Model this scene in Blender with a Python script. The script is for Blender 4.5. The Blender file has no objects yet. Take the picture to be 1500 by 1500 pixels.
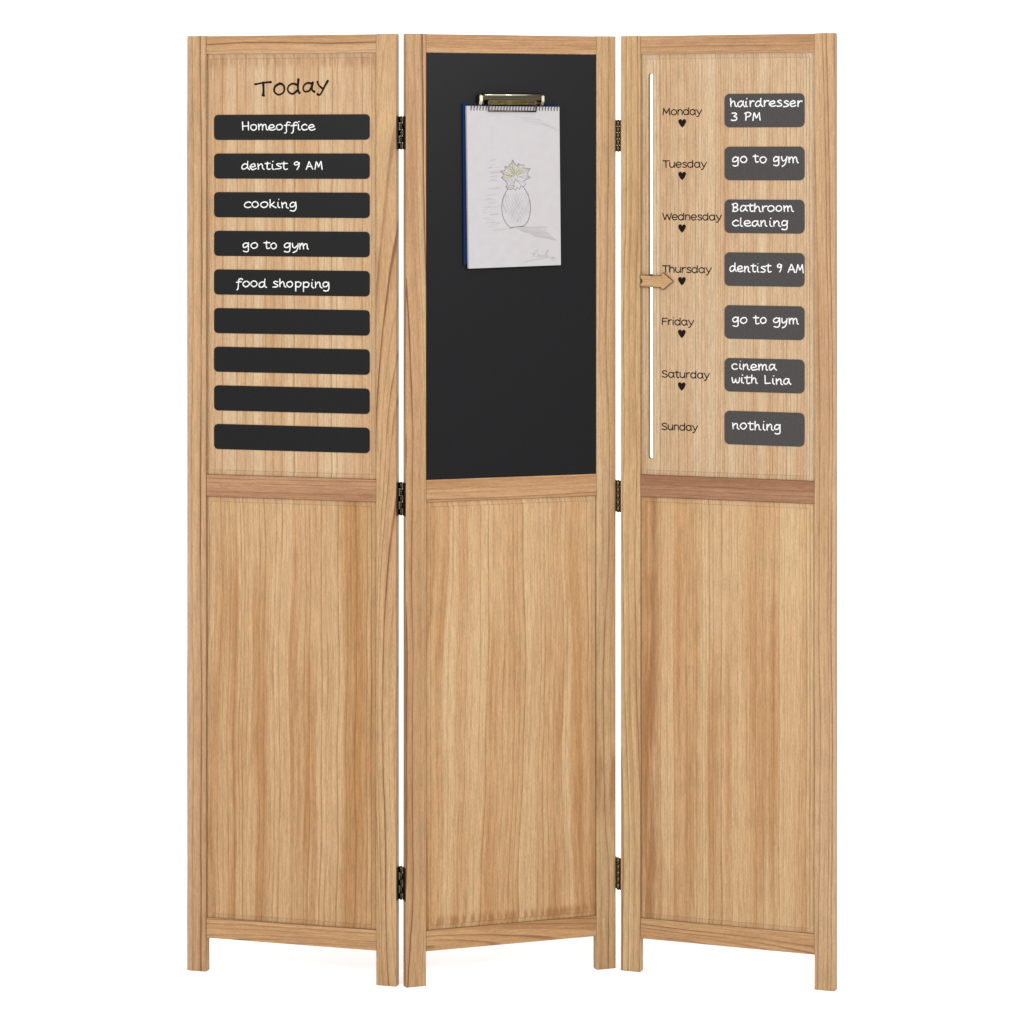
import bpy, bmesh, math, random
from mathutils import Vector, Matrix

scene = bpy.context.scene
COL = scene.collection
MM = 0.001

# ---------------------------------------------------------------- camera
cam_data = bpy.data.cameras.new('camera')
cam_data.sensor_width = 36.0
cam_data.lens = 106.47
cam_data.shift_y = -0.3468
cam_data.clip_start = 0.1
cam_data.clip_end = 500.0
cam = bpy.data.objects.new('camera', cam_data)
cam.location = (0, 0, 1.480)
cam.rotation_euler = (math.radians(90), 0, 0)
COL.objects.link(cam)
scene.camera = cam

# ---------------------------------------------------------------- white studio light
world = bpy.data.worlds.new('World')
scene.world = world
world.use_nodes = True
bg = world.node_tree.nodes['Background']
bg.inputs['Color'].default_value = (1.0, 1.0, 1.0, 1)
bg.inputs['Strength'].default_value = 1.62


def area_light(name, loc, target, size, watts, color=(1, 1, 1)):
    d = bpy.data.lights.new(name, 'AREA')
    d.shape = 'RECTANGLE'
    d.size, d.size_y = size
    d.energy = watts
    d.color = color
    o = bpy.data.objects.new(name, d)
    o.location = loc
    o.rotation_euler = (Vector(target) - Vector(loc)).to_track_quat('-Z', 'Y').to_euler()
    COL.objects.link(o)
    return o


area_light('softbox', (-2.3, 1.9, 2.65), (0, 5.4, 1.1), (1.1, 1.1), 75, (1.0, 0.985, 0.96))
area_light('softbox', (1.85, 1.75, 2.55), (0, 5.4, 1.3), (1.0, 1.0), 95, (0.98, 0.99, 1.0))

scene.view_settings.view_transform = 'Standard'
scene.view_settings.look = 'None'
scene.view_settings.exposure = 0.0
scene.view_settings.gamma = 1.0
scene.view_settings.use_curve_mapping = False


# ---------------------------------------------------------------- node helpers
def lin(r, g, b):
    f = lambda c: (c / 255 / 12.92) if c <= 10 else ((c / 255 + 0.055) / 1.055) ** 2.4
    return (f(r), f(g), f(b), 1.0)


class Nodes:
    def __init__(self, name):
        self.mat = bpy.data.materials.new(name)
        self.mat.use_nodes = True
        self.nt = self.mat.node_tree
        self.bsdf = self.nt.nodes['Principled BSDF']

    def new(self, t, **kw):
        n = self.nt.nodes.new(t)
        for k, v in kw.items():
            setattr(n, k, v)
        return n

    def put(self, sock, v):
        if hasattr(v, 'is_output'):
            self.nt.links.new(v, sock)
        else:
            sock.default_value = v

    def math(self, op, a, b=0.0, clamp=False):
        n = self.new('ShaderNodeMath', operation=op, use_clamp=clamp)
        self.put(n.inputs[0], a)
        self.put(n.inputs[1], b)
        return n.outputs[0]

    def vec(self, x, y, z):
        n = self.new('ShaderNodeCombineXYZ')
        for i, v in enumerate((x, y, z)):
            self.put(n.inputs[i], v)
        return n.outputs[0]

    def noise(self, v, detail=2.0, rough=0.5):
        n = self.new('ShaderNodeTexNoise')
        n.inputs['Scale'].default_value = 1.0
        n.inputs['Detail'].default_value = detail
        n.inputs['Roughness'].default_value = rough
        self.put(n.inputs['Vector'], v)
        return n.outputs[0]

    def ramp(self, x, stops):
        n = self.new('ShaderNodeValToRGB')
        e = n.color_ramp.elements
        while len(e) < len(stops):
            e.new(0.5)
        for el, (p, c) in zip(e, stops):
            el.position = p
            el.color = (c, c, c, 1) if not isinstance(c, tuple) else c
        self.put(n.inputs[0], x)
        return n.outputs[0]

    def mix(self, fac, a, b, mode='MIX'):
        n = self.new('ShaderNodeMix', data_type='RGBA', blend_type=mode)
        self.put(n.inputs[0], fac)
        self.put(n.inputs[6], a)
        self.put(n.inputs[7], b)
        return n.outputs[2]

    def step(self, x, lo, hi, out_lo=0.0, out_hi=1.0):
        n = self.new('ShaderNodeMapRange', interpolation_type='SMOOTHSTEP')
        self.put(n.inputs[0], x)
        n.inputs[1].default_value = lo
        n.inputs[2].default_value = hi
        n.inputs[3].default_value = out_lo
        n.inputs[4].default_value = out_hi
        return n.outputs[0]


def plain(name, color, rough=0.6, spec=0.3, metal=0.0, grain=0.0, grain_scale=300.0):
    n = Nodes(name)
    b = n.bsdf
    b.inputs['Roughness'].default_value = rough
    b.inputs['Specular IOR Level'].default_value = spec
    b.inputs['Metallic'].default_value = metal
    if grain:
        tc = n.new('ShaderNodeTexCoord')
        m = n.new('ShaderNodeMapping')
        m.inputs['Scale'].default_value = (grain_scale,) * 3
        n.nt.links.new(tc.outputs['Object'], m.inputs[0])
        v = n.noise(m.outputs[0], 3.0, 0.6)
        f = n.step(v, 0.3, 0.7, 1.0 - grain, 1.0 + grain)
        c = n.mix(1.0, color, n.vec(f, f, f), 'MULTIPLY')
        n.put(b.inputs['Base Color'], c)
    else:
        b.inputs['Base Color'].default_value = color
    return n.mat


# exposure of the white studio: displayed colour / K = base colour
K = 2.12


def wood_col(r, g, b):
    c = lin(r, g, b)
    g = 0.2126 * c[0] + 0.7152 * c[1] + 0.0722 * c[2]
    return tuple((g + (x - g) * 1.0) / K for x in c[:3]) + (1,)


def wood(name, seed, along='Z', light=(216, 181, 136), mid=(199, 153, 104), dark=(160, 108, 66),
         freq=90, uc=-0.6, depth=0.02, slope=0.0, wander=0.02, line=0.6, band=0.75, scorch=None,
         pink=0.00, brown=None, low=0.0):
    """long-grain paulownia; u runs across the grain, v along it, both in metres"""
    n = Nodes(name)
    tc = n.new('ShaderNodeTexCoord')
    sep = n.new('ShaderNodeSeparateXYZ')
    n.nt.links.new(tc.outputs['Object'], sep.inputs[0])
    X, Y, Z = sep.outputs
    if along == 'Z':
        u0, v = X, Z
    else:
        u0, v = Z, X
    u = n.math('ADD', u0, n.math('MULTIPLY', Y, 0.8))
    s = seed * 7.31
    n1 = n.noise(n.vec(n.math('MULTIPLY', u, 5.0), n.math('MULTIPLY', v, 1.3), s), 2.0)
    n2 = n.noise(n.vec(n.math('MULTIPLY', u, 24.0), n.math('MULTIPLY', v, 5.0), s + 3.3), 2.0)
    uw = n.math('ADD', u, n.math('MULTIPLY', n.math('SUBTRACT', n1, 0.5), wander))
    uw = n.math('ADD', uw, n.math('MULTIPLY', n.math('SUBTRACT', n2, 0.5), wander * 0.16))
    # growth rings cut lengthwise
    a = n.math('SUBTRACT', uw, uc)
    d = n.math('ADD', n.math('MULTIPLY', v, slope), depth)
    r = n.math('SQRT', n.math('ADD', n.math('MULTIPLY', a, a), n.math('MULTIPLY', d, d)))
    ph = n.math('MULTIPLY', r, freq)
    irr = n.noise(n.vec(n.math('MULTIPLY', ph, 0.33), s, 0.0), 1.0)
    ph = n.math('ADD', ph, n.math('MULTIPLY', irr, 2.6))
    saw = n.math('FRACT', ph)
    prof = n.ramp(saw, [(0.0, 0.35), (0.05, 0.0), (0.5, 0.05), (0.78, 0.24), (0.9, 1.0), (1.0, 0.75)])
    wn = n.new('ShaderNodeTexWhiteNoise', noise_dimensions='1D')
    n.put(wn.inputs['W'], n.math('ADD', n.math('FLOOR', ph), s))
    each = n.step(wn.outputs[0], 0.0, 1.0, 0.25, 1.25)
    wn2 = n.new('ShaderNodeTexWhiteNoise', noise_dimensions='1D')
    n.put(wn2.inputs['W'], n.math('ADD', n.math('FLOOR', n.math('MULTIPLY', ph, 0.62)), s + 40.5))
    tone = n.step(wn2.outputs[0], 0.0, 1.0, 0.0, 1.0)
    brk = n.noise(n.vec(n.math('MULTIPLY', u, 120.0), n.math('MULTIPLY', v, 4.0), s + 1.0), 3.0)
    brk = n.step(brk, 0.3, 0.6, 0.5, 1.0)
    lines = n.math('MULTIPLY', n.math('MULTIPLY', prof, each), n.math('MULTIPLY', brk, line), True)
    # broad colour drift, and brown smoky patches stretched along the grain
    bn = n.noise(n.vec(n.math('MULTIPLY', uw, 26.0), n.math('MULTIPLY', v, 0.9), s + 5.0), 3.0, 0.55)
    bnd = n.step(bn, 0.34, 0.68)
    pn = n.noise(n.vec(n.math('MULTIPLY', uw, 52.0), n.math('MULTIPLY', v, 1.6), s + 9.0), 4.0, 0.55)
    pm = n.noise(n.vec(n.math('MULTIPLY', uw, 150.0), n.math('MULTIPLY', v, 4.0), s + 14.0), 3.0, 0.6)
    big = n.noise(n.vec(n.math('MULTIPLY', u, 6.0), n.math('MULTIPLY', v, 2.0), s + 31.0), 2.0)
    big = n.math('SUBTRACT', big, n.math('MULTIPLY', v, low))
    patch = n.math('MULTIPLY', n.step(n.math('ADD', n.math('MULTIPLY', pn, 0.65), n.math('ADD', n.math('MULTIPLY', pm, 0.35), n.math('MULTIPLY', n.math('SUBTRACT', tone, 0.5), 0.13))), 0.43, 0.64),
                   n.step(big, 0.33, 0.6, 0.15, 1.0))
    pale = n.noise(n.vec(n.math('MULTIPLY', uw, 15.0), n.math('MULTIPLY', v, 1.1), s + 37.0), 2.0)
    col = n.mix(n.math('MULTIPLY', bnd, band), wood_col(*light), wood_col(*mid))
    col = n.mix(n.math('MULTIPLY', tone, 0.55), col, wood_col(*mid))
    col = n.mix(n.math('MULTIPLY', n.step(pale, 0.48, 0.7), 0.35), col, wood_col(min(light[0] + 5, 222), light[1] + 9, light[2] + 13))
    col = n.mix(n.math('MULTIPLY', patch, 0.68 * band, True), col, wood_col(*(brown or [int(0.5 * m + 0.5 * k) for m, k in zip(mid, dark)])))
    if pink:
        qn = n.noise(n.vec(n.math('MULTIPLY', uw, 14.0), n.math('MULTIPLY', v, 1.6), s + 12.0), 2.0)
        col = n.mix(n.math('MULTIPLY', n.step(qn, 0.4, 0.65), pink), col, wood_col(200, 152, 120))
    col = n.mix(lines, col, wood_col(*dark))
    if scorch:
        # torched marks: short brown dashes at one end or side of the board
        m = None
        for axis, pos, wid, amt in scorch:
            c = v if axis == 'v' else u
            dist = n.math('ABSOLUTE', n.math('SUBTRACT', c, pos))
            k = n.math('MULTIPLY', n.step(dist, 0.0, wid, 1.0, 0.0), amt)
            m = k if m is None else n.math('MAXIMUM', m, k)
        fac = (38.0, 3.0) if scorch[0][0] == 'u' else (110.0, 8.0)
        sn = n.noise(n.vec(n.math('MULTIPLY', u, fac[0]), n.math('MULTIPLY', v, fac[1]), s + 17.0), 3.0, 0.6)
        col = n.mix(n.math('MULTIPLY', m, n.step(sn, 0.38, 0.6)), col, wood_col(158, 102, 56))
    # fibres and pores
    f1 = n.noise(n.vec(n.math('MULTIPLY', u, 440.0), n.math('MULTIPLY', v, 24.0), s + 21.0), 3.0, 0.65)
    f2 = n.noise(n.vec(n.math('MULTIPLY', u, 900.0), n.math('MULTIPLY', v, 160.0), s + 25.0), 2.0, 0.7)
    ff = n.math('ADD', n.step(f1, 0.3, 0.7, 0.84, 1.11), n.step(f2, 0.3, 0.7, -0.11, 0.10))
    col = n.mix(1.0, col, n.vec(ff, ff, n.math('MULTIPLY', ff, 0.99)), 'MULTIPLY')
    n.put(n.bsdf.inputs['Base Color'], col)
    n.bsdf.inputs['Roughness'].default_value = 0.55
    n.bsdf.inputs['Specular IOR Level'].default_value = 0.18
    bp = n.new('ShaderNodeBump')
    bp.inputs['Strength'].default_value = 0.25
    bp.inputs['Distance'].default_value = 0.0006
    n.put(bp.inputs['Height'], n.math('SUBTRACT', f1, n.math('MULTIPLY', lines, 0.6)))
    n.put(n.bsdf.inputs['Normal'], bp.outputs[0])
    return n.mat


# ---------------------------------------------------------------- mesh helpers (millimetres, front face looks to -Y)
def box(bm, x0, x1, y0, y1, z0, z1, bev=0.0, mi=0):
    vs = [bm.verts.new((x, y, z)) for x in (x0, x1) for y in (y0, y1) for z in (z0, z1)]
    q = [(0, 1, 3, 2), (4, 6, 7, 5), (0, 4, 5, 1), (2, 3, 7, 6), (0, 2, 6, 4), (1, 5, 7, 3)]
    fs = [bm.faces.new([vs[i] for i in f]) for f in q]
    for f in fs:
        f.material_index = mi
    if bev:
        es = list({e for f in fs for e in f.edges})
        bmesh.ops.bevel(bm, geom=es, offset=bev, segments=2, affect='EDGES', profile=0.5)
    return fs


def prism(bm, pts, y0, y1, mi=0, mi_side=None, holes=()):
    """outline(s) in (x, z) filled at y0 (front) and y1 (back) with walls between"""
    if mi_side is None:
        mi_side = mi
    loops = [list(pts)] + [list(h) for h in holes]
    rings = []
    for lp in loops:
        rings.append(([bm.verts.new((x, y0, z)) for x, z in lp], [bm.verts.new((x, y1, z)) for x, z in lp]))
    for k, (fr, bk) in enumerate(rings):
        m = len(fr)
        for i in range(m):
            j = (i + 1) % m
            f = bm.faces.new((fr[i], fr[j], bk[j], bk[i]))
            f.material_index = mi_side
    for side in (0, 1):
        if len(rings) == 1:
            f = bm.faces.new(rings[0][side])
            f.material_index = mi
        else:
            es = []
            for rg in rings:
                vv = rg[side]
                for i in range(len(vv)):
                    es.append(bm.edges.get((vv[i], vv[(i + 1) % len(vv)])))
            res = bmesh.ops.triangle_fill(bm, use_beauty=True, use_dissolve=False, edges=es)
            for g in res['geom']:
                if isinstance(g, bmesh.types.BMFace):
                    g.material_index = mi


def rounded(x0, x1, z0, z1, r, seg=6):
    out = []
    for cx, cz, a0 in ((x1 - r, z1 - r, 0), (x0 + r, z1 - r, 90), (x0 + r, z0 + r, 180), (x1 - r, z0 + r, 270)):
        for k in range(seg + 1):
            a = math.radians(a0 + 90 * k / seg)
            out.append((cx + r * math.cos(a), cz + r * math.sin(a)))
    return out


def tube(bm, pts, r, seg=8, mi=0, closed=False):
    pts = [Vector(p) for p in pts]
    m = len(pts)
    rings = []
    for i, p in enumerate(pts):
        if closed:
            t = pts[(i + 1) % m] - pts[i - 1]
        else:
            t = pts[min(i + 1, m - 1)] - pts[max(i - 1, 0)]
        t.normalize()
        ref = Vector((0, 1, 0)) if abs(t.y) < 0.9 else Vector((1, 0, 0))
        a = t.cross(ref).normalized()
        b = t.cross(a)
        rings.append([bm.verts.new(p + a * (r * math.cos(2 * math.pi * k / seg)) + b * (r * math.sin(2 * math.pi * k / seg))) for k in range(seg)])
    n = m if closed else m - 1
    for i in range(n):
        A, B = rings[i], rings[(i + 1) % m]
        for k in range(seg):
            f = bm.faces.new((A[k], A[(k + 1) % seg], B[(k + 1) % seg], B[k]))
            f.material_index = mi
            f.smooth = True
    if not closed:
        for rg in (rings[0], rings[-1]):
            f = bm.faces.new(rg)
            f.material_index = mi


def smooth_pts(pts, sub=5, closed=False):
    if len(pts) < 3:
        return list(pts)
    out = []
    n = len(pts)
    rng = range(n) if closed else range(n - 1)
    for i in rng:
        if closed:
            p0, p1, p2, p3 = pts[i - 1], pts[i], pts[(i + 1) % n], pts[(i + 2) % n]
        else:
            p0, p1, p2, p3 = pts[max(i - 1, 0)], pts[i], pts[i + 1], pts[min(i + 2, n - 1)]
        for k in range(sub):
            t = k / sub
            out.append(tuple(0.5 * (2 * p1[c] + (p2[c] - p0[c]) * t + (2 * p0[c] - 5 * p1[c] + 4 * p2[c] - p3[c]) * t * t
                                    + (3 * p1[c] - p0[c] - 3 * p2[c] + p3[c]) * t ** 3) for c in (0, 1)))
    out.append(pts[0] if closed else pts[-1])
    return out


STROKE = [0]


def ribbon(bm, pts, hw, y, mi=0, rnd=None, rise=0.25):
    """a drawn stroke: low ridge of the given half width lying on the plane y"""
    p = [Vector((a[0], a[1])) for a in pts]
    q = [p[0]]
    for a in p[1:]:
        if (a - q[-1]).length > 1e-4:
            q.append(a)
    p = q
    if len(p) < 2:
        p = [p[0], p[0] + Vector((0.5, 0))]
    d0 = (p[0] - p[1]).normalized()
    d1 = (p[-1] - p[-2]).normalized()
    cap = (hw(0) if callable(hw) else hw) * 0.7
    p = [p[0] + d0 * cap] + p + [p[-1] + d1 * cap]
    STROKE[0] = (STROKE[0] + 1) % 7
    y = y - 0.05 - 0.03 * STROKE[0]
    L, C, R = [], [], []
    for i, a in enumerate(p):
        t = (p[min(i + 1, len(p) - 1)] - p[max(i - 1, 0)]).normalized()
        nrm = Vector((-t.y, t.x))
        w = hw if not callable(hw) else hw(i / (len(p) - 1))
        if i in (0, len(p) - 1):
            w *= 0.45
        wl = wr = w
        if rnd:
            wl *= rnd.uniform(0.78, 1.2)
            wr *= rnd.uniform(0.78, 1.2)
        l, r = a + nrm * wl, a - nrm * wr
        L.append(bm.verts.new((l.x, y, l.y)))
        C.append(bm.verts.new((a.x, y - rise, a.y)))
        R.append(bm.verts.new((r.x, y, r.y)))
    for i in range(len(p) - 1):
        for A, B in ((L, C), (C, R)):
            f = bm.faces.new((A[i], A[i + 1], B[i + 1], B[i]))
            f.material_index = mi


def obj(name, bm, mats, parent=None, M=None, fix=True):
    """link the bmesh (mm) as ONE mesh object whose origin is its own centre"""
    if fix:
        bmesh.ops.recalc_face_normals(bm, faces=bm.faces[:])
    bm.verts.ensure_lookup_table()
    lo = Vector([min(v.co[i] for v in bm.verts) for i in range(3)])
    hi = Vector([max(v.co[i] for v in bm.verts) for i in range(3)])
    c = (lo + hi) / 2
    for v in bm.verts:
        v.co = (v.co - c) * MM
    me = bpy.data.meshes.new(name)
    bm.to_mesh(me)
    bm.free()
    for m in (mats if isinstance(mats, (list, tuple)) else [mats]):
        me.materials.append(m)
    o = bpy.data.objects.new(name, me)
    COL.objects.link(o)
    o.location = c * MM
    if parent:
        o.parent = parent
    return o


def empty(name, parent=None, M=None):
    o = bpy.data.objects.new(name, None)
    o.empty_display_size = 0.05
    COL.objects.link(o)
    if parent:
        o.parent = parent
    if M is not None:
        o.matrix_local = M
    return o


# ---------------------------------------------------------------- lettering (stroke letters, x-height = 1)
CHALK = {
    'H': (1.25, [('p', (.15, 1.7), (.2, 0)), ('p', (1.0, 1.75), (.97, 0)), ('p', (.2, .85), (.97, .92))]),
    'o': (1.12, [('c', (.5, 1), (.17, .78), (.1, .35), (.42, .02), (.82, .2), (.95, .6), (.78, .93))]),
    'm': (1.5, [('p', (.1, 1), (.15, 0)), ('s', (.15, .5), (.4, .95), (.6, .8), (.64, 0)), ('s', (.64, .5), (.9, .95), (1.13, .8), (1.18, .15), (1.38, 0))]),
    'e': (1.08, [('s', (.12, .42), (.5, .48), (.84, .66), (.62, .98), (.22, .8), (.08, .4), (.33, .03), (.68, .03), (1.0, .2))]),
    'f': (.95, [('s', (1.0, 1.5), (.75, 1.72), (.47, 1.4), (.42, .5), (.37, -.4), (.14, -.6)), ('p', (.08, .8), (.85, .9))]),
    'i': (.58, [('s', (.2, .95), (.2, .2), (.45, .0)), ('p', (.25, 1.66), (.31, 1.72))]),
    'c': (1.0, [('s', (.86, .82), (.52, 1), (.13, .66), (.15, .2), (.5, 0), (.92, .17))]),
    'd': (1.18, [('s', (.82, .75), (.47, .95), (.1, .55), (.14, .1), (.5, .06), (.84, .5)), ('s', (.88, 1.75), (.85, .35), (1.12, 0))]),
    'n': (1.08, [('p', (.12, 1), (.15, 0)), ('s', (.15, .5), (.46, .95), (.7, .8), (.74, .2), (.98, 0))]),
    't': (.88, [('s', (.36, 1.55), (.33, .4), (.46, .03), (.8, .1)), ('p', (.0, 1.02), (.8, 1.1))]),
    's': (.92, [('s', (.76, .9), (.45, 1), (.2, .8), (.45, .56), (.77, .35), (.6, .05), (.08, .03))]),
    '9': (1.0, [('s', (.8, 1.25), (.5, 1.6), (.15, 1.35), (.28, .98), (.6, 1.02), (.82, 1.4)), ('s', (.84, 1.45), (.76, .7), (.52, 0))]),
    '3': (1.05, [('s', (.15, 1.5), (.6, 1.6), (.76, 1.3), (.38, .92), (.82, .65), (.76, .15), (.32, 0), (.02, .1))]),
    'A': (1.2, [('p', (.05, 0), (.55, 1.6)), ('p', (.55, 1.6), (1.05, 0)), ('p', (.2, .55), (.95, .6))]),
    'M': (1.35, [('p', (.1, 0), (.32, 1.55)), ('p', (.32, 1.55), (.65, .5)), ('p', (.65, .5), (1.05, 1.6)), ('p', (1.05, 1.6), (1.2, 0))]),
    'k': (1.0, [('p', (.15, 1.75), (.16, 0)), ('s', (.78, 1.0), (.4, .6), (.2, .5)), ('s', (.3, .52), (.6, .2), (.95, 0))]),
    'g': (1.1, [('s', (.82, .8), (.46, 1), (.1, .65), (.2, .2), (.55, .25), (.82, .65)), ('s', (.86, 1), (.86, .2), (.8, -.45), (.5, -.7), (.12, -.55))]),
    'y': (1.05, [('s', (.12, 1), (.2, .4), (.45, .25), (.75, .6)), ('s', (.9, 1), (.82, .2), (.6, -.45), (.22, -.78))]),
    'p': (1.12, [('p', (.15, .98), (.18, -.8)), ('s', (.18, .7), (.5, 1), (.9, .75), (.76, .2), (.42, .06), (.2, .25))]),
    'h': (1.06, [('p', (.12, 1.75), (.15, 0)), ('s', (.15, .45), (.46, .9), (.7, .7), (.75, .15), (.98, 0))]),
    'r': (.85, [('p', (.15, 1), (.2, 0)), ('s', (.2, .55), (.46, .95), (.82, .92))]),
    'P': (1.12, [('p', (.27, 1.55), (.3, 0)), ('s', (.05, 1.4), (.6, 1.65), (1.02, 1.35), (.75, .9), (.3, .75))]),
    'B': (1.12, [('p', (.2, 1.55), (.2, 0)), ('s', (.05, 1.45), (.6, 1.65), (.88, 1.3), (.6, .92), (.25, .85)), ('s', (.25, .85), (.8, .75), (.95, .35), (.6, .02), (.08, .03))]),
    'a': (1.12, [('s', (.82, .82), (.48, 1.0), (.12, .62), (.15, .12), (.45, .06), (.82, .6)), ('s', (.86, 1.0), (.83, .35), (1.1, 0))]),
    'l': (.55, [('s', (.2, 1.75), (.2, .25), (.45, 0))]),
    'w': (1.32, [('s', (.1, 1), (.2, .25), (.42, .08), (.62, .7)), ('s', (.62, .7), (.76, .1), (1.0, .12), (1.2, .7), (1.12, 1))]),
    'L': (1.1, [('p', (.2, 1.65), (.2, .05)), ('p', (.2, .05), (1.0, .1))]),
    ' ': (.75, []),
}
PRINT = {
    'M': (1.45, [('p', (.02, 0), (.14, 1.5)), ('p', (.14, 1.5), (.62, .35)), ('p', (.62, .35), (1.12, 1.5)), ('p', (1.12, 1.5), (1.25, 0))]),
    'T': (1.1, [('p', (0, 1.5), (1.15, 1.5)), ('p', (.5, 1.5), (.55, 0))]),
    'W': (1.6, [('p', (0, 1.5), (.38, 0)), ('p', (.38, 0), (.78, 1.3)), ('p', (.78, 1.3), (1.18, 0)), ('p', (1.18, 0), (1.55, 1.5))]),
    'F': (1.05, [('p', (.1, 0), (.1, 1.5)), ('p', (.1, 1.5), (.95, 1.5)), ('p', (.1, .8), (.8, .8))]),
    'S': (1.15, [('s', (.95, 1.3), (.55, 1.52), (.14, 1.25), (.3, .92), (.8, .65), (1.0, .32), (.6, 0), (.08, .2))]),
    'o': (1.14, [('c', (.52, 1), (.17, .82), (.06, .48), (.2, .12), (.54, 0), (.88, .15), (1.0, .5), (.86, .86))]),
    'n': (1.05, [('p', (.12, 1), (.12, 0)), ('s', (.12, .6), (.35, .95), (.68, .95), (.85, .65), (.86, 0))]),
    'd': (1.18, [('s', (.9, .75), (.55, 1), (.15, .8), (.08, .35), (.4, 0), (.75, .1), (.92, .4)), ('p', (.95, 1.6), (.95, 0))]),
    'a': (1.18, [('s', (.9, .75), (.55, 1), (.15, .8), (.08, .35), (.4, 0), (.75, .1), (.92, .4)), ('s', (.95, 1), (.94, .3), (1.08, 0))]),
    'y': (1.0, [('p', (.05, 1), (.5, .1)), ('s', (.95, 1), (.5, .0), (.3, -.42), (.05, -.45))]),
    'u': (1.1, [('s', (.1, 1), (.1, .35), (.35, .02), (.7, .1), (.88, .45)), ('p', (.9, 1), (.9, 0))]),
    'e': (1.1, [('s', (.1, .5), (.95, .55), (.8, .93), (.45, 1), (.12, .75), (.1, .3), (.45, 0), (.92, .18))]),
    's': (.92, [('s', (.8, .85), (.45, 1), (.16, .8), (.4, .55), (.78, .35), (.62, .03), (.08, .1))]),
    'h': (1.05, [('p', (.12, 1.6), (.12, 0)), ('s', (.12, .6), (.35, .95), (.68, .95), (.85, .65), (.86, 0))]),
    'r': (.78, [('p', (.12, 1), (.12, 0)), ('s', (.12, .55), (.35, .92), (.7, .97))]),
    'i': (.4, [('p', (.15, .95), (.15, 0)), ('p', (.14, 1.62), (.17, 1.66))]),
    't': (.8, [('s', (.32, 1.45), (.32, .3), (.45, 0), (.72, .08)), ('p', (.0, 1.0), (.7, 1.0))]),
}


def write(bm, text, font, x0, x1, base, xh, hw, y, mi=0, rnd=None, base1=None):
    """write text so that its ink runs from x0 to x1 on the baseline"""
    strokes, pen = [], 0.0
    def shape(q, c):
        if c.isupper() or c.isdigit():
            return q * .84
        if q > 1:
            return 1 + (q - 1) * (.6 if font is CHALK else .6)
        return q * (.82 if q < 0 else 1)
    for ch in text:
        adv, st = font[ch]
        dy = rnd.uniform(-.05, .05) if rnd else 0
        wx = rnd.uniform(.92, 1.08) if rnd else 1
        jit = (lambda: rnd.uniform(-.035, .035)) if rnd else (lambda: 0.0)
        for s in st:
            pts = [(pen + p[0] * wx + jit(), shape(p[1], ch) + dy + jit()) for p in s[1:]]
            if s[0] == 's':
                pts = smooth_pts(pts)
            elif s[0] == 'c':
                pts = smooth_pts(pts, closed=True)
            else:
                a, b = pts
                pts = [(a[0] + (b[0] - a[0]) * k / 4, a[1] + (b[1] - a[1]) * k / 4) for k in range(5)]
            strokes.append(pts)
        pen += adv
    lo = min(p[0] for s in strokes for p in s)
    hi = max(p[0] for s in strokes for p in s)
    k = (x1 - x0 - 2 * hw) / (hi - lo)
    for s in strokes:
        out = []
        for p in s:
            xx = x0 + hw + (p[0] - lo) * k
            bb = base if base1 is None else base + (base1 - base) * (xx - x0) / (x1 - x0)
            out.append((xx, bb + p[1] * xh))
        ribbon(bm, out, hw, y, mi, rnd)


# ---------------------------------------------------------------- materials
M_SLATE = plain('chalkboard paint', (0.0030, 0.0028, 0.0034, 1), 0.36, 0.098, grain=0.25, grain_scale=420)
M_STRIP = plain('black label paint', (0.0050, 0.0046, 0.0046, 1), 0.36, 0.09, grain=0.22, grain_scale=420)
M_GREY = plain('grey label paint', (0.036, 0.033, 0.032, 1), 0.6, 0.06, grain=0.16, grain_scale=420)
M_CHALK = plain('white chalk', (0.46, 0.46, 0.45, 1), 0.9, 0.0, grain=0.18, grain_scale=900)
M_BURN = plain('burnt engraving', (0.006, 0.004, 0.003, 1), 0.8, 0.05)
M_SLOT = plain('browned slot edge', (0.20, 0.115, 0.055, 1), 0.7, 0.1, grain=0.25, grain_scale=200)
M_CUT = plain('burnt cut edge', (0.075, 0.035, 0.014, 1), 0.7, 0.1, grain=0.3, grain_scale=200)
M_BRONZE = plain('dark bronze', (0.016, 0.011, 0.006, 1), 0.42, 0.3, 0.7, grain=0.3, grain_scale=500)
M_PIN = plain('worn brass', (0.085, 0.058, 0.028, 1), 0.32, 0.4, 1.0, grain=0.3, grain_scale=600)
M_BRASS = plain('polished brass', (0.055, 0.047, 0.032, 1), 0.12, 0.5, 1.0)
M_DBRASS = plain('tarnished brass', (0.07, 0.05, 0.022, 1), 0.25, 0.5, 1.0, grain=0.3, grain_scale=300)
M_STEEL = plain('nickel plate', (0.5, 0.46, 0.36, 1), 0.12, 0.5, 1.0)
M_WIRE = plain('dark binding wire', (0.03, 0.028, 0.03, 1), 0.35, 0.4, 0.5)
M_PAPER = plain('sketch paper', (0.292, 0.276, 0.281, 1), 0.9, 0.05, grain=0.02, grain_scale=60)
M_PAGES = plain('page edges', (0.32, 0.30, 0.295, 1), 0.9, 0.05, grain=0.1, grain_scale=500)
M_COVER = plain('blue card cover', (0.004, 0.013, 0.05, 1), 0.6, 0.04)
M_PENCIL = plain('pencil line', (0.055, 0.05, 0.06, 1), 0.8, 0.0)
M_FAINT = plain('faint pencil hatching', (0.225, 0.215, 0.218, 1), 0.9, 0.0)
M_SMUDGE = plain('smudged pencil', (0.255, 0.238, 0.24, 1), 0.9, 0.0)
M_YELLOW = plain('yellow crayon', (0.275, 0.262, 0.14, 1), 0.9, 0.0)
M_FLOOR = plain('white studio floor', (0.92, 0.92, 0.92, 1), 0.9, 0.0, grain=0.004, grain_scale=40)

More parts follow.
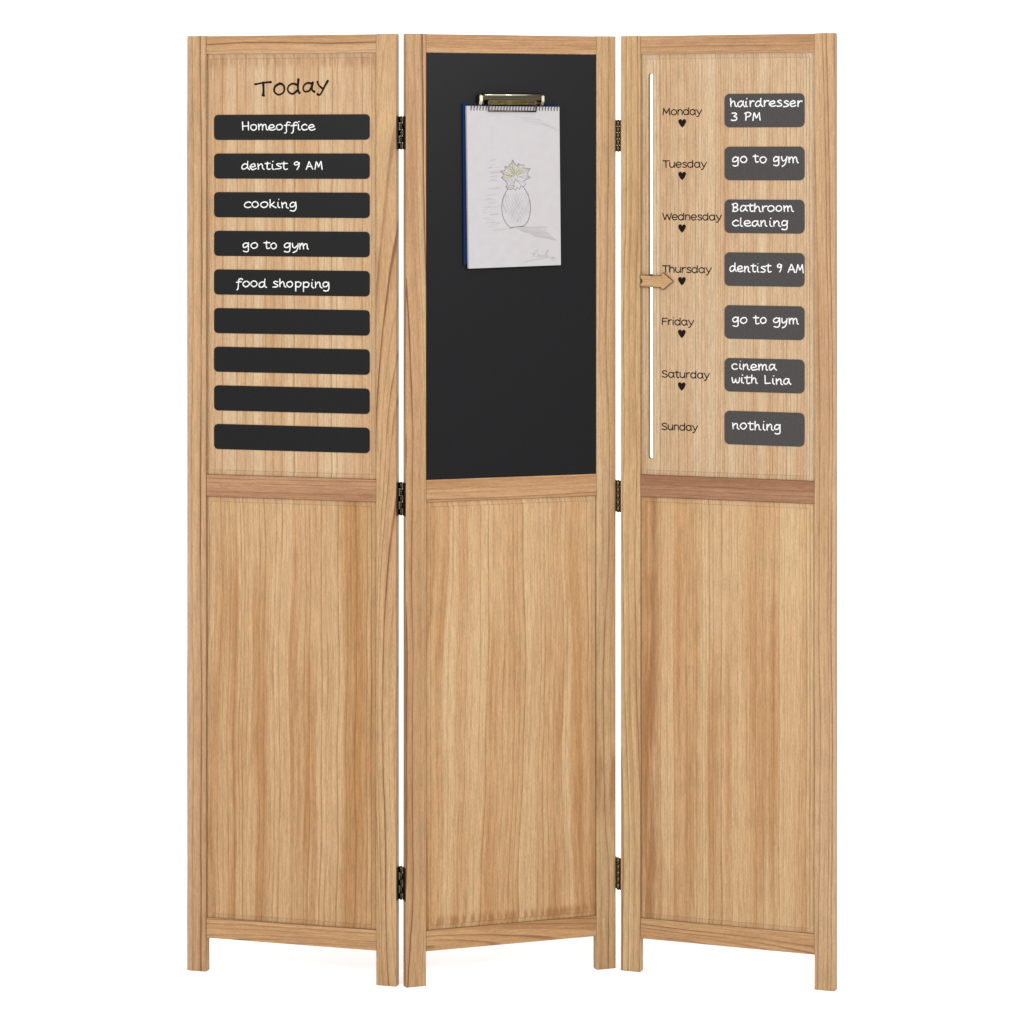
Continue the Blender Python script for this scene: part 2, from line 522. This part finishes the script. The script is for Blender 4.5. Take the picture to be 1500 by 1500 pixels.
# ---------------------------------------------------------------- floor
bm = bmesh.new()
v = [bm.verts.new(p) for p in ((-60000, -20000, 0), (60000, -20000, 0), (60000, 120000, 0), (-60000, 120000, 0))]
bm.faces.new(v)
floor = obj('floor', bm, M_FLOOR)
floor['kind'] = 'structure'

# ---------------------------------------------------------------- folding screen
screen = empty('folding_screen')
screen.location = (0, 5.45, 0)
screen['label'] = 'three panel wooden folding screen with a chalkboard, black label strips and a weekday planner'
screen['category'] = 'room divider'

PW, PT, PH, ST = 400.0, 18.0, 1700.0, 37.5
Z_LOW, Z_RAIL, Z_MID0, Z_MID1, Z_TOP = 61.5, 98.0, 863.5, 903.0, 1666.5
POSE = [(-.5915, 5.5097, -.2778), (-.1885, 5.3934, .3329), (.1977, 5.5092, -.3583)]
S_INV = Matrix.Translation((0, -5.45, 0))


def panel_matrix(k):
    x, d, a = POSE[k]
    return S_INV @ Matrix.Translation((x, d, 0)) @ Matrix.Rotation(a, 4, 'Z')


# grain of every board of the three panels
TAN = dict(light=(213, 184, 147), mid=(200, 160, 118), dark=(164, 110, 66))
STILES = [
    dict(seed=1, light=(204, 166, 123), mid=(188, 145, 102), dark=(132, 86, 58), freq=85, pink=0.12, wander=.03, line=.9),
    dict(seed=2, light=(208, 172, 126), mid=(194, 152, 105), dark=(142, 92, 58), freq=120, uc=.02, depth=.03, slope=.06, wander=.03, pink=0.09, line=1.15),
    dict(seed=3, light=(205, 167, 122), mid=(190, 147, 101), dark=(138, 88, 56), freq=95, uc=-.05, depth=.012, slope=.04, wander=.03, pink=0.12, line=1.1),
    dict(seed=4, light=(208, 173, 127), mid=(193, 151, 105), dark=(140, 92, 60), scorch=[('v', -.47, .17, .6)], freq=70, wander=.04, pink=0.07, line=.95),
    dict(seed=5, light=(217, 187, 141), mid=(200, 160, 110), dark=(156, 106, 68), freq=80, wander=.03, pink=0.06, line=.9),
    dict(seed=6, light=(208, 172, 129), mid=(192, 150, 107), dark=(146, 97, 68), freq=110, uc=-.06, depth=.012, slope=.03, wander=.02, pink=0.12, line=1.0),
]
RAILS = [  # bottom, middle, top of each panel
    [dict(seed=11, light=(208, 166, 120), mid=(194, 147, 100), dark=(140, 92, 54), freq=170, uc=-.03, depth=.012, slope=-.05, line=.9),
     dict(seed=12, light=(190, 145, 108), mid=(176, 127, 90), dark=(140, 92, 62), freq=140, pink=0.07, line=.6),
     dict(seed=13, light=(208, 167, 120), mid=(194, 148, 102), dark=(136, 88, 54), freq=75, uc=-.05, depth=.01, slope=.03, wander=.05, line=1.15)],
    [dict(seed=14, light=(206, 163, 114), mid=(192, 142, 94), dark=(136, 86, 48), freq=150, uc=-.02, depth=.015, slope=.06, line=.95, wander=.04),
     dict(seed=15, light=(204, 160, 114), mid=(188, 140, 95), dark=(136, 90, 56), freq=150, uc=-.03, wander=.03, line=.8),
     dict(seed=16, light=(206, 162, 116), mid=(188, 140, 94), dark=(140, 92, 56), freq=190, wander=.02, line=.8)],
    [dict(seed=17, light=(206, 165, 118), mid=(194, 148, 102), dark=(142, 92, 56), freq=180, uc=-.03, slope=.05, line=.85),
     dict(seed=18, light=(172, 124, 90), mid=(154, 106, 76), dark=(124, 80, 54), freq=130, line=.6, slope=.02),
     dict(seed=19, light=(204, 163, 118), mid=(184, 136, 92), dark=(132, 86, 54), freq=130, wander=.04, line=.85)],
]
BROWN = (176, 122, 68)
BOARDS = [
    dict(low=dict(seed=31, light=(211, 175, 131), mid=(197, 153, 104), dark=(150, 98, 54), freq=105, wander=.045, line=.66, band=1.0, brown=BROWN, low=.15),
         up=dict(seed=32, freq=72, wander=.012, line=.66, band=.6, brown=(190, 138, 86), scorch=[('v', .368, .02, .5)], **TAN)),
    dict(low=dict(seed=33, light=(215, 180, 135), mid=(202, 157, 108), dark=(156, 102, 56), freq=100, wander=.055, line=.64, band=1.0, brown=BROWN, low=.3, scorch=[('v', -.3685, .015, .7)])),
    dict(low=dict(seed=35, light=(216, 182, 138), mid=(202, 159, 112), dark=(158, 106, 60), freq=150, wander=.02, line=.6, band=.85, brown=(178, 123, 70), low=.1, scorch=[('u', -.146, .026, .85)]),
         up=dict(seed=36, light=(215, 188, 153), mid=(202, 166, 127), dark=(160, 112, 70), freq=165, wander=.008, line=.72, band=.6, brown=(194, 144, 96))),
]


def raised_board(x0, x1, z0, z1, hole=None):
    """panel board: raised field, 9 mm sloping border down into the frame groove"""
    bm = bmesh.new()
    b = 9.0
    if hole:
        inner = [(x0 + b, z0 + b), (x1 - b, z0 + b), (x1 - b, z1 - b), (x0 + b, z1 - b)]
        prism(bm, inner, 2.6, 13.0, 0, 1, [hole])
        bm.faces.ensure_lookup_table()
        # sides of the field become the sloping border
        kill = [f for f in bm.faces if f.material_index == 1 and all(
            min(abs(w.co.x - x0 - b), abs(w.co.x - x1 + b), abs(w.co.z - z0 - b), abs(w.co.z - z1 + b)) < .01 for w in f.verts)]
        bmesh.ops.delete(bm, geom=kill, context='FACES_ONLY')
        get = lambda x, y, z: min(bm.verts, key=lambda w: (w.co - Vector((x, y, z))).length)
        out = [(x0, z0), (x1, z0), (x1, z1), (x0, z1)]
        fr = [get(x, 2.6, z) for x, z in inner]
        bk = [get(x, 13.0, z) for x, z in inner]
        eo = [bm.verts.new((x, 5.0, z)) for x, z in out]
        eb = [bm.verts.new((x, 13.0, z)) for x, z in out]
        st = [bm.verts.new((x + (-.5 if x < 200 else .5), 3.9, z + (-.5 if z < (z0 + z1) / 2 else .5))) for x, z in inner]
        for i in range(4):
            j = (i + 1) % 4
            bm.faces.new((fr[i], fr[j], st[j], st[i]))
            bm.faces.new((st[i], st[j], eo[j], eo[i]))
            bm.faces.new((eo[i], eo[j], eb[j], eb[i]))
            bm.faces.new((eb[i], eb[j], bk[j], bk[i]))
    else:
        inner = [(x0 + b, z0 + b), (x1 - b, z0 + b), (x1 - b, z1 - b), (x0 + b, z1 - b)]
        out = [(x0, z0), (x1, z0), (x1, z1), (x0, z1)]
        fr = [bm.verts.new((x, 2.6, z)) for x, z in inner]
        eo = [bm.verts.new((x, 5.0, z)) for x, z in out]
        eb = [bm.verts.new((x, 13.0, z)) for x, z in out]
        bm.faces.new(fr)
        bm.faces.new(eb)
        st = [bm.verts.new((x + (-.5 if x < 200 else .5), 3.9, z + (-.5 if z < (z0 + z1) / 2 else .5))) for x, z in inner]
        for i in range(4):
            j = (i + 1) % 4
            bm.faces.new((fr[i], fr[j], st[j], st[i]))
            bm.faces.new((st[i], st[j], eo[j], eo[i]))
            bm.faces.new((eo[i], eo[j], eb[j], eb[i]))
    return bm


PANEL_LABEL = ['panel with Today lettering and nine black strips', 'panel with tall black chalkboard', 'panel with weekday names, slot and seven grey labels']
panels = []
for k in range(3):
    P = empty('screen_panel', screen, panel_matrix(k))
    P['label'] = PANEL_LABEL[k]
    panels.append(P)
    for s in (0, 1):
        x0 = 0 if s == 0 else PW - ST
        bm = bmesh.new()
        box(bm, x0, x0 + ST, 0, PT, 0, PH, 1.3)
        obj('stile', bm, wood('stile wood', along='Z', **STILES[2 * k + s]), P)
    for r, (z0, z1) in enumerate(((Z_LOW, Z_RAIL), (Z_MID0, Z_MID1), (Z_TOP, PH))):
        bm = bmesh.new()
        box(bm, ST + .15, PW - ST - .15, .7, PT - .7, z0, z1 - (.6 if r == 2 else 0), 1.0)
        o = obj('rail', bm, wood('rail wood', along='X', **RAILS[k][r]), P)
        if k == 2 and r == 1:
            o['label'] = 'darker brown middle rail'
    g = .5
    bl = obj('board', raised_board(ST + g, PW - ST - g, Z_RAIL + g, Z_MID0 - g), wood('board wood', along='Z', **BOARDS[k]['low']), P)
    bl['label'] = 'plain lower wooden board'
    if k == 1:
        bm = bmesh.new()
        box(bm, ST + g, PW - ST - g, 2.5, 13, Z_MID1 + g, Z_TOP - g, .4)
        obj('chalkboard', bm, M_SLATE, P)
    else:
        hole = rounded(52.2, 60.6, 932.5, 1631.5, 4.1) if k == 2 else None
        wm = wood('board wood', along='Z', **BOARDS[k]['up'])
        ub = obj('board', raised_board(ST + g, PW - ST - g, Z_MID1 + g, Z_TOP - g, hole), [wm, M_SLOT], P)
        ub['label'] = 'upper board with a long vertical slot' if k == 2 else 'upper board behind the black strips'

FACE = 2.6           # y of the upper boards' face

# --- panel one: title and nine strips
P = panels[0]
bm = bmesh.new()
tz = lambda X, Y: (131.5 + (X - 420) * .2240, 1611.5 + (152 - Y) * .2230)
title = [
    ([(420, 153), (440, 150), (490, 141), (556, 136)], 1.5), ([(488, 142), (492, 190), (490, 244)], 1.9), ([(484, 243), (496, 246)], 1.6),
    ([(630, 149), (592, 172), (583, 210), (618, 239), (660, 222), (671, 185), (655, 156), (630, 149)], 1.55),
    ([(782, 162), (742, 150), (705, 172), (702, 210), (740, 233), (782, 205)], 1.5), ([(790, 116), (786, 180), (792, 214), (800, 226)], 1.7),
    ([(905, 152), (865, 146), (832, 175), (840, 212), (880, 210), (905, 175)], 1.5), ([(912, 142), (905, 190), (914, 210), (926, 216)], 1.7),
    ([(953, 136), (962, 162), (990, 187)], 1.5), ([(1040, 129), (1010, 180), (982, 232), (965, 243), (953, 236)], 1.55),
]
for pts, hw in title:
    ribbon(bm, smooth_pts([tz(*p) for p in pts]), (lambda t, w=hw: w * (1.08 + .6 * abs(2 * t - 1) ** 2)), FACE, 0)
obj('title_lettering', bm, M_BURN, P, fix=False)

STRIP_TEXT = [('Homeoffice', 106.4, 248.0, 16.5), ('dentist 9 AM', 105.0, 261.0, 15.9), ('cooking', 110.0, 211.5, 16.6), ('go to gym', 107.5, 235.0, 12.8),
              ('food shopping', 94.5, 274.0, 13.6), None, None, None, None]
rnd = random.Random(5)
for i in range(9):
    z1 = 1556.3 - 70.1 * i
    z0 = z1 - 45.6
    bm = bmesh.new()
    prism(bm, rounded(52.2, 350.0, z0, z1, 8.0), FACE - 1.0, FACE + .2, 0, 1)
    bmesh.ops.recalc_face_normals(bm, faces=bm.faces[:])
    t = STRIP_TEXT[i]
    if t:
        write(bm, t[0], CHALK, t[1], t[2], z0 + t[3] + 1.0, 10.3, 1.02, FACE - 1.0, 2, rnd)
    o = obj('label_strip', bm, [M_STRIP, M_CUT, M_CHALK], P, fix=False)
    o['label'] = 'black strip chalked ' + t[0] if t else 'empty black strip'

# --- panel three: days, hearts, labels, pointer
P = panels[2]
DAYS = [('Monday', 153.9), ('Tuesday', 163.0), ('Wednesday', 191.0), ('Thursday', 172.0), ('Friday', 139.0), ('Saturday', 168.5), ('Sunday', 146.2)]
for i, (d, x1) in enumerate(DAYS):
    bm = bmesh.new()
    write(bm, d, PRINT, 79.0 - .35 * i, x1, 1556.0 - 95.0 * i, 9.4, 1.0, FACE, 0)
    o = obj('day_lettering', bm, M_BURN, P, fix=False)
    o['label'] = 'engraved word ' + d
    if i < 6:
        bm = bmesh.new()
        cx, cz = 116.4 - .2 * i, 1540.8 - 95.1 * i
        half = smooth_pts([(0, 4.6), (1.8, 7.0), (4.6, 7.4), (7.2, 4.6), (6.6, 1.0), (4.2, -3.4), (1.6, -6.4), (0, -8.0)], 4)
        pts = [(cx + x, cz + z) for x, z in half] + [(cx - x, cz + z) for x, z in half[-2:0:-1]]
        prism(bm, pts, FACE - .25, FACE + .2)
        obj('heart_mark', bm, M_BURN, P)

LABELS = [[('hairdresser', 206.3, 341.0, 36.0), ('3 PM', 207.6, 263.5, 11.0)], [('go to gym', 210.2, 334.2, 30.5)],
          [('Bathroom', 209.0, 325.2, 38.0), ('cleaning', 210.2, 314.0, 11.5)], [('dentist 9 AM', 205.1, 343.0, 24.5)],
          [('go to gym', 210.2, 334.2, 27.0)], [('cinema', 209.0, 294.0, 39.0), ('with Lina', 209.0, 320.2, 14.5)], [('nothing', 210.2, 300.2, 26.5)]]
for i in range(7):
    z1 = 1593.2 - 94.85 * i
    z0 = z1 - 60.2
    bm = bmesh.new()
    prism(bm, rounded(196.0, 344.2, z0, z1, 9.5), FACE - 1.0, FACE + .2, 0, 1)
    bmesh.ops.recalc_face_normals(bm, faces=bm.faces[:])
    for t, a, b, h in LABELS[i]:
        write(bm, t, CHALK, a, b, z0 + h + 1.0, 10.6 if len(LABELS[i]) == 1 else 10.3, 1.08, FACE - 1.0, 2, rnd)
    o = obj('day_label', bm, [M_GREY, M_CUT, M_CHALK], P, fix=False)
    o['label'] = 'grey label chalked ' + ' '.join(t[0] for t in LABELS[i])

arrow = [(270, 488), (340, 486), (440, 490), (540, 500), (640, 496), (715, 500), (745, 468), (780, 430), (830, 468), (900, 528), (1005, 622),
         (930, 680), (860, 735), (775, 806), (740, 788), (715, 752), (620, 757), (520, 750), (420, 755), (340, 748), (270, 742),
         (272, 690), (322, 620), (272, 556)]
pts = [(14.27 + .0864 * X, 1307.0 - .084 * Y) for X, Y in arrow]
bm = bmesh.new()
prism(bm, pts, FACE - 4.6, FACE - .5, 0, 1)
bm.normal_update()
front = [f for f in bm.faces if f.material_index == 0 and f.calc_center_median().y < FACE - 4]
rim = bmesh.ops.inset_region(bm, faces=front, thickness=1.25)
for f in rim['faces']:
    f.material_index = 1
box(bm, 53.4, 59.4, FACE - .5, 14.0, 1250.0, 1261.0, 0, 0)
box(bm, 46.0, 66.8, 14.0, 17.0, 1244.0, 1267.0, .5, 0)
o = obj('arrow_pointer', bm, [wood('pointer wood', 41, 'X', light=(208, 170, 122), mid=(197, 153, 104), dark=(150, 102, 60), freq=240, line=.8, wander=.02), M_CUT], P)

# --- hinges
def corners(k, right):
    m = Matrix.Translation((0, 5.45, 0)) @ panel_matrix(k)
    x = PW * MM if right else 0.0
    t = (m.to_3x3() @ Vector((1, 0, 0))) * (1 if right else -1)
    return m @ Vector((x, 0, 0)), m @ Vector((x, PT * MM, 0)), t


def hinge(ka, kb, back, zc, height=59.0):
    fa, ba, ta = corners(ka, True)
    fb, bb, tb = corners(kb, False)
    A, Ao = (ba, fa) if back else (fa, ba)
    B, Bo = (bb, fb) if back else (fb, bb)
    pin = (A + B) / 2
    H = empty('hinge', screen)
    H.location = (pin.x, pin.y - 5.45, zc * MM)
    n = 5
    seg = height / n
    r = 2.7 if back else 3.3

    def slab(bm, p, q, nrm, th, z0, z1):
        """plate from p to q (world xy, m), th mm thick along nrm"""
        vs = []
        for base in (p, q):
            for off in (0.0, th * MM):
                w = base + nrm * off
                for z in (z0, z1):
                    vs.append(bm.verts.new(((w.x - pin.x) * 1000, (w.y - pin.y) * 1000, z)))
        for f in ((0, 1, 3, 2), (4, 6, 7, 5), (0, 4, 5, 1), (2, 3, 7, 6), (0, 2, 6, 4), (1, 5, 7, 3)):
            bm.faces.new([vs[i] for i in f])

    for side, (P0, P1, t) in enumerate(((A, Ao, ta), (B, Bo, tb))):
        bm = bmesh.new()
        e = (P1 - P0).normalized()
        slab(bm, P0 + e * .001 + t * .00015, P1 - e * .0022 + t * .00015, t, 1.1 if back else 1.7, -height / 2, height / 2)
        for j in range(n):
            if j % 2 == side:
                z0 = -height / 2 + j * seg + .3
                z1 = z0 + seg - .6
                # knuckle and the tab that joins it to this leaf
                q = P0 + e * .0016 + t * .0012
                slab(bm, q, pin + e * .0006, e, 1.0, z0, z1)
                ring0 = []
                ring1 = []
                for s in range(14):
                    a = 2 * math.pi * s / 14
                    ring0.append(bm.verts.new((r * math.cos(a), r * math.sin(a), z0)))
                    ring1.append(bm.verts.new((r * math.cos(a), r * math.sin(a), z1)))
                for s in range(14):
                    f = bm.faces.new((ring0[s], ring0[(s + 1) % 14], ring1[(s + 1) % 14], ring1[s]))
                    f.material_index = 1
                    f.smooth = True
                for rg in (ring0, ring1):
                    f = bm.faces.new(rg)
                    f.material_index = 1
        obj('leaf', bm, [M_BRONZE, M_DBRASS if back else M_PIN], H)
    bm = bmesh.new()
    tube(bm, [(0, 0, -height / 2 - .8), (0, 0, height / 2 + .8)], 1.5, 10)
    obj('hinge_pin', bm, M_PIN, H)
    return H


for zc in (1523.0, 869.0, 182.5):
    hinge(0, 1, True, zc)
for zc in (1518.5, 862.0, 174.5):
    hinge(1, 2, False, zc, 57.5)

# --- spring clip screwed to the chalkboard
CB = 2.5
clip = empty('spring_clip', screen, panel_matrix(1) @ Matrix.Translation((-.0036, 0, 0)))
clip['label'] = 'brass spring clip on the chalkboard'
bm = bmesh.new()
box(bm, 140, 256, .9, CB - .05, 1540, 1592, .4)
obj('back_plate', bm, M_DBRASS, clip)
for xa, xb in ((136.6, 142.6), (254.4, 259.6)):
    bm = bmesh.new()
    out = [(CB - 1.0, 1564), (CB - 1.0, 1590), (-9, 1594), (-15.5, 1590), (-16, 1580), (-9, 1572)]
    vs0 = [bm.verts.new((xa, y, z)) for y, z in out]
    vs1 = [bm.verts.new((xb, y, z)) for y, z in out]
    bm.faces.new(vs0)
    bm.faces.new(vs1)
    for i in range(6):
        bm.faces.new((vs0[i], vs0[(i + 1) % 6], vs1[(i + 1) % 6], vs1[i]))
    bmesh.ops.bevel(bm, geom=bm.edges[:], offset=.8, segments=2, affect='EDGES')
    obj('ear', bm, M_STEEL, clip)
bm = bmesh.new()
tube(bm, [(143.2, -8.5, 1587.2), (145, -8.5, 1587.2), (252, -8.5, 1587.2), (253.8, -8.5, 1587.2)], 7.6, 24)
tube(bm, [(146, -15.4, 1591.2), (199, -15.5, 1591.2), (251, -15.4, 1591.2)], 1.3, 8, 1)  # added thin bright bar: the roller's highlight line built as a shape
obj('roller', bm, [M_BRASS, plain('brass highlight bar', (0.45, 0.41, 0.31, 1), 0.15, 0.5, 1.0)], clip)
# jaw: plate under the roller, two arms and the bar pressing on the pad
bm = bmesh.new()
prism(bm, rounded(152.4, 245.6, 1573.6, 1581.8, 4.0), -14.4, -13.2)
for z in (1575.0, 1577.4, 1579.4):
    tube(bm, [(156, -14.5, z), (242, -14.5, z)], .55, 6)
for x in (154.0, 244.0):
    tube(bm, [(x, -13.6, 1576), (x, -13.4, 1570), (x, -13.2, 1563)], .9, 8)
tube(bm, [(153.4, -13.2, 1562.4), (199, -13.2, 1562.2), (244.6, -13.2, 1562.0)], 1.35, 8)
obj('jaw', bm, M_DBRASS, clip)

# ---------------------------------------------------------------- sketch pad held by the clip
pad = empty('sketch_pad')
pad.matrix_world = Matrix.Translation((0, 5.45, 0)) @ panel_matrix(1)
pad['label'] = 'spiral sketch pad with a pencil drawing of a pineapple, clipped to the chalkboard'
pad['category'] = 'sketch pad'

bm = bmesh.new()
prism(bm, [(110.8, 1287.0), (290.0, 1291.0), (289.6, 1575.4), (108.4, 1576.0)], -2.4, .6)
obj('cover', bm, M_COVER, pad)
PAGE_Y = -10.4
bm = bmesh.new()
quad = [(117.6, 1280.0), (292.8, 1284.4), (289.9, 1570.4), (113.6, 1571.2)]
prism(bm, quad, PAGE_Y, -2.5, 0, 1)
obj('page_stack', bm, [M_PAPER, M_PAGES], pad)

# wire loops through punched holes along the top edge
bm = bmesh.new()
n_loop = 30
for i in range(n_loop):
    x = 122.5 + i * (286.5 - 122.5) / (n_loop - 1)
    z = 1569.2
    ring = [(x + .9 * math.sin(a) - .6, -6.2 + 5.4 * math.cos(a), z + 5.2 * math.sin(a)) for a in [2 * math.pi * q / 14 for q in range(14)]]
    tube(bm, ring, .8, 6, 0, True)
    hx = x + .9 * math.sin(-math.pi * .45)
    prism(bm, [(hx + 1.15 * math.cos(2 * math.pi * q / 8), 1564.3 + 1.7 * math.sin(2 * math.pi * q / 8)) for q in range(8)], PAGE_Y - .08, PAGE_Y + .1)
obj('wire_binding', bm, M_WIRE, pad)

# the pencil drawing (drawing units of the page, 1 unit = 0.13 mm)
bm = bmesh.new()
U = lambda X, Y: (95.4 + .13888 * X, 1467.25 - .1312 * Y)
rd = random.Random(3)


def draw(pts, hw, mi, smooth=True, closed=False):
    q = [U(*p) for p in pts]
    if smooth and len(q) > 2:
        q = smooth_pts(q, 4, closed)
    ribbon(bm, q, hw, PAGE_Y, mi, rise=.04)


D = -1125
# leaves: yellow crayon first, outline after
leaf = [((792, 1262), (755, 1075)), ((780, 1268), (715, 1135)), ((770, 1275), (655, 1165)), ((760, 1290), (600, 1228)), ((752, 1302), (612, 1310)),
        ((805, 1262), (838, 1130)), ((815, 1268), (915, 1148)), ((828, 1275), (992, 1195)), ((845, 1300), (985, 1300)), ((760, 1345), (660, 1345)), ((790, 1430), (675, 1440))]
for i, (a, b) in enumerate(leaf):
    m = ((a[0] * .45 + b[0] * .55) + rd.uniform(-6, 6), (a[1] * .45 + b[1] * .55) + rd.uniform(-6, 6))
    if i not in (8, 9):
        q = [U(a[0], a[1] + D), U(m[0], m[1] + D), U(b[0], b[1] + D)]
        ribbon(bm, smooth_pts(q, 4), 1.0, PAGE_Y, 3, rise=.03)
    off = 16
    dx, dy = b[1] - a[1], -(b[0] - a[0])
    ln = math.hypot(dx, dy)
    for sg in (-1, 1):
        draw([(a[0], a[1] + D), (m[0] + sg * dx / ln * off, m[1] + sg * dy / ln * off + D), (b[0], b[1] + D)], .2, 0)
crown = [(690, 1465), (660, 1440), (690, 1400), (645, 1345), (600, 1310), (640, 1275), (585, 1220), (655, 1215), (648, 1160), (700, 1165), (722, 1118),
         (736, 1132), (750, 1065), (795, 1138), (812, 1150), (838, 1118), (862, 1142), (920, 1138), (905, 1180), (1000, 1190), (950, 1265), (1000, 1310),
         (905, 1360), (940, 1405), (902, 1440), (868, 1425), (850, 1475), (815, 1445), (795, 1490), (768, 1455), (735, 1475), (690, 1465)]
draw([(x, y + D) for x, y in crown], .5, 0, False)
draw([(770, 1305 + D), (800, 1335 + D), (830, 1300 + D), (800, 1275 + D)], .18, 0, True, True)
for a, b in (((800, 1335), (760, 1400)), ((800, 1340), (850, 1390)), ((810, 1345), (900, 1380)), ((795, 1350), (720, 1395)), ((820, 1360), (880, 1420)), ((790, 1370), (760, 1440))):
    draw([(a[0], a[1] + D), (b[0], b[1] + D)], .2, 0)
# body
draw([(690, 345), (640, 430), (613, 520), (611, 640), (630, 740), (680, 830), (730, 875)], .42, 0)
draw([(910, 325), (968, 425), (1000, 555), (996, 680), (962, 790), (900, 860)], .55, 0)
draw([(725, 880), (790, 864), (905, 855)], .75, 0)
for k in range(9):
    x = 640 + 42 * k
    draw([(x, 800 - abs(k - 4) * 30), (min(x + 120, 985), 560 - k * 10), (min(x + 170, 965), 400)], .2, 1)
    draw([(1000 - 42 * k, 800 - abs(k - 4) * 30), (max(880 - 42 * k, 622), 580 - k * 6), (max(800 - 40 * k, 660), 410)], .2, 1)
for k in range(22):
    x = rd.uniform(640, 900)
    y = rd.uniform(520, 820)
    draw([(x, y), (x + rd.uniform(8, 26), y - rd.uniform(30, 80))], .22, 1)
# hatching, table line and cast tone
for k in range(34):
    y = rd.uniform(-60, 880)
    x = rd.uniform(340, 500) if y > 350 else rd.uniform(400, 470)
    x1 = min(x + rd.uniform(60, 170), 600)
    draw([(x, y), ((x + x1) / 2, y - 8), (x1, y - rd.uniform(8, 24))], rd.uniform(.18, .3), 1)
for k in range(5):
    y = 500 + D + k * 22
    x = 870 + 40 * k + rd.uniform(-20, 20)
    draw([(x, y), (x + 150, y - 4), (x + 290 + 20 * k, y + 26 + 14 * k)], .2, 1)
draw([(505, 908), (620, 895), (730, 886)], .32, 1)
for k in range(16):
    y = 862 + k * 9
    x0 = 745 + k * 22 + rd.uniform(-15, 15)
    x1 = 1240 + (k - 6) * 14 if k > 5 else rd.uniform(1120, 1250)
    draw([(x0, y), ((x0 + x1) / 2, y + 4 + k * 1.4), (x1, y + 4 + k * 3.6)], rd.uniform(.25, .42), 2)
draw([(905, 858), (1050, 868), (1250, 864)], .28, 1)
obj('pencil_drawing', bm, [M_PENCIL, M_FAINT, M_SMUDGE, M_YELLOW], pad, fix=False)
# signature
bm = bmesh.new()
for s in ([(1030, 1300), (1045, 1240), (1075, 1190), (1100, 1185), (1090, 1220), (1050, 1245), (1080, 1280), (1100, 1265), (1125, 1240), (1110, 1275), (1135, 1280),
           (1150, 1250), (1160, 1282), (1180, 1255), (1190, 1282), (1215, 1230), (1245, 1175), (1225, 1240), (1215, 1285), (1240, 1262), (1250, 1285)],
          [(910, 1350), (1000, 1325), (1120, 1310), (1250, 1285), (1335, 1290)], [(1335, 1292), (1290, 1305), (1325, 1330)], [(1010, 1232), (1040, 1222)]):
    draw(s, .27, 0)
obj('signature', bm, [plain('signature pencil', (0.15, 0.14, 0.14, 1), .8, 0.0)], pad, fix=False)

# the pad hangs 3.4 mm left of where its front was drawn out above
pad.matrix_world = pad.matrix_world @ Matrix.Translation((-.0034, 0, 0))
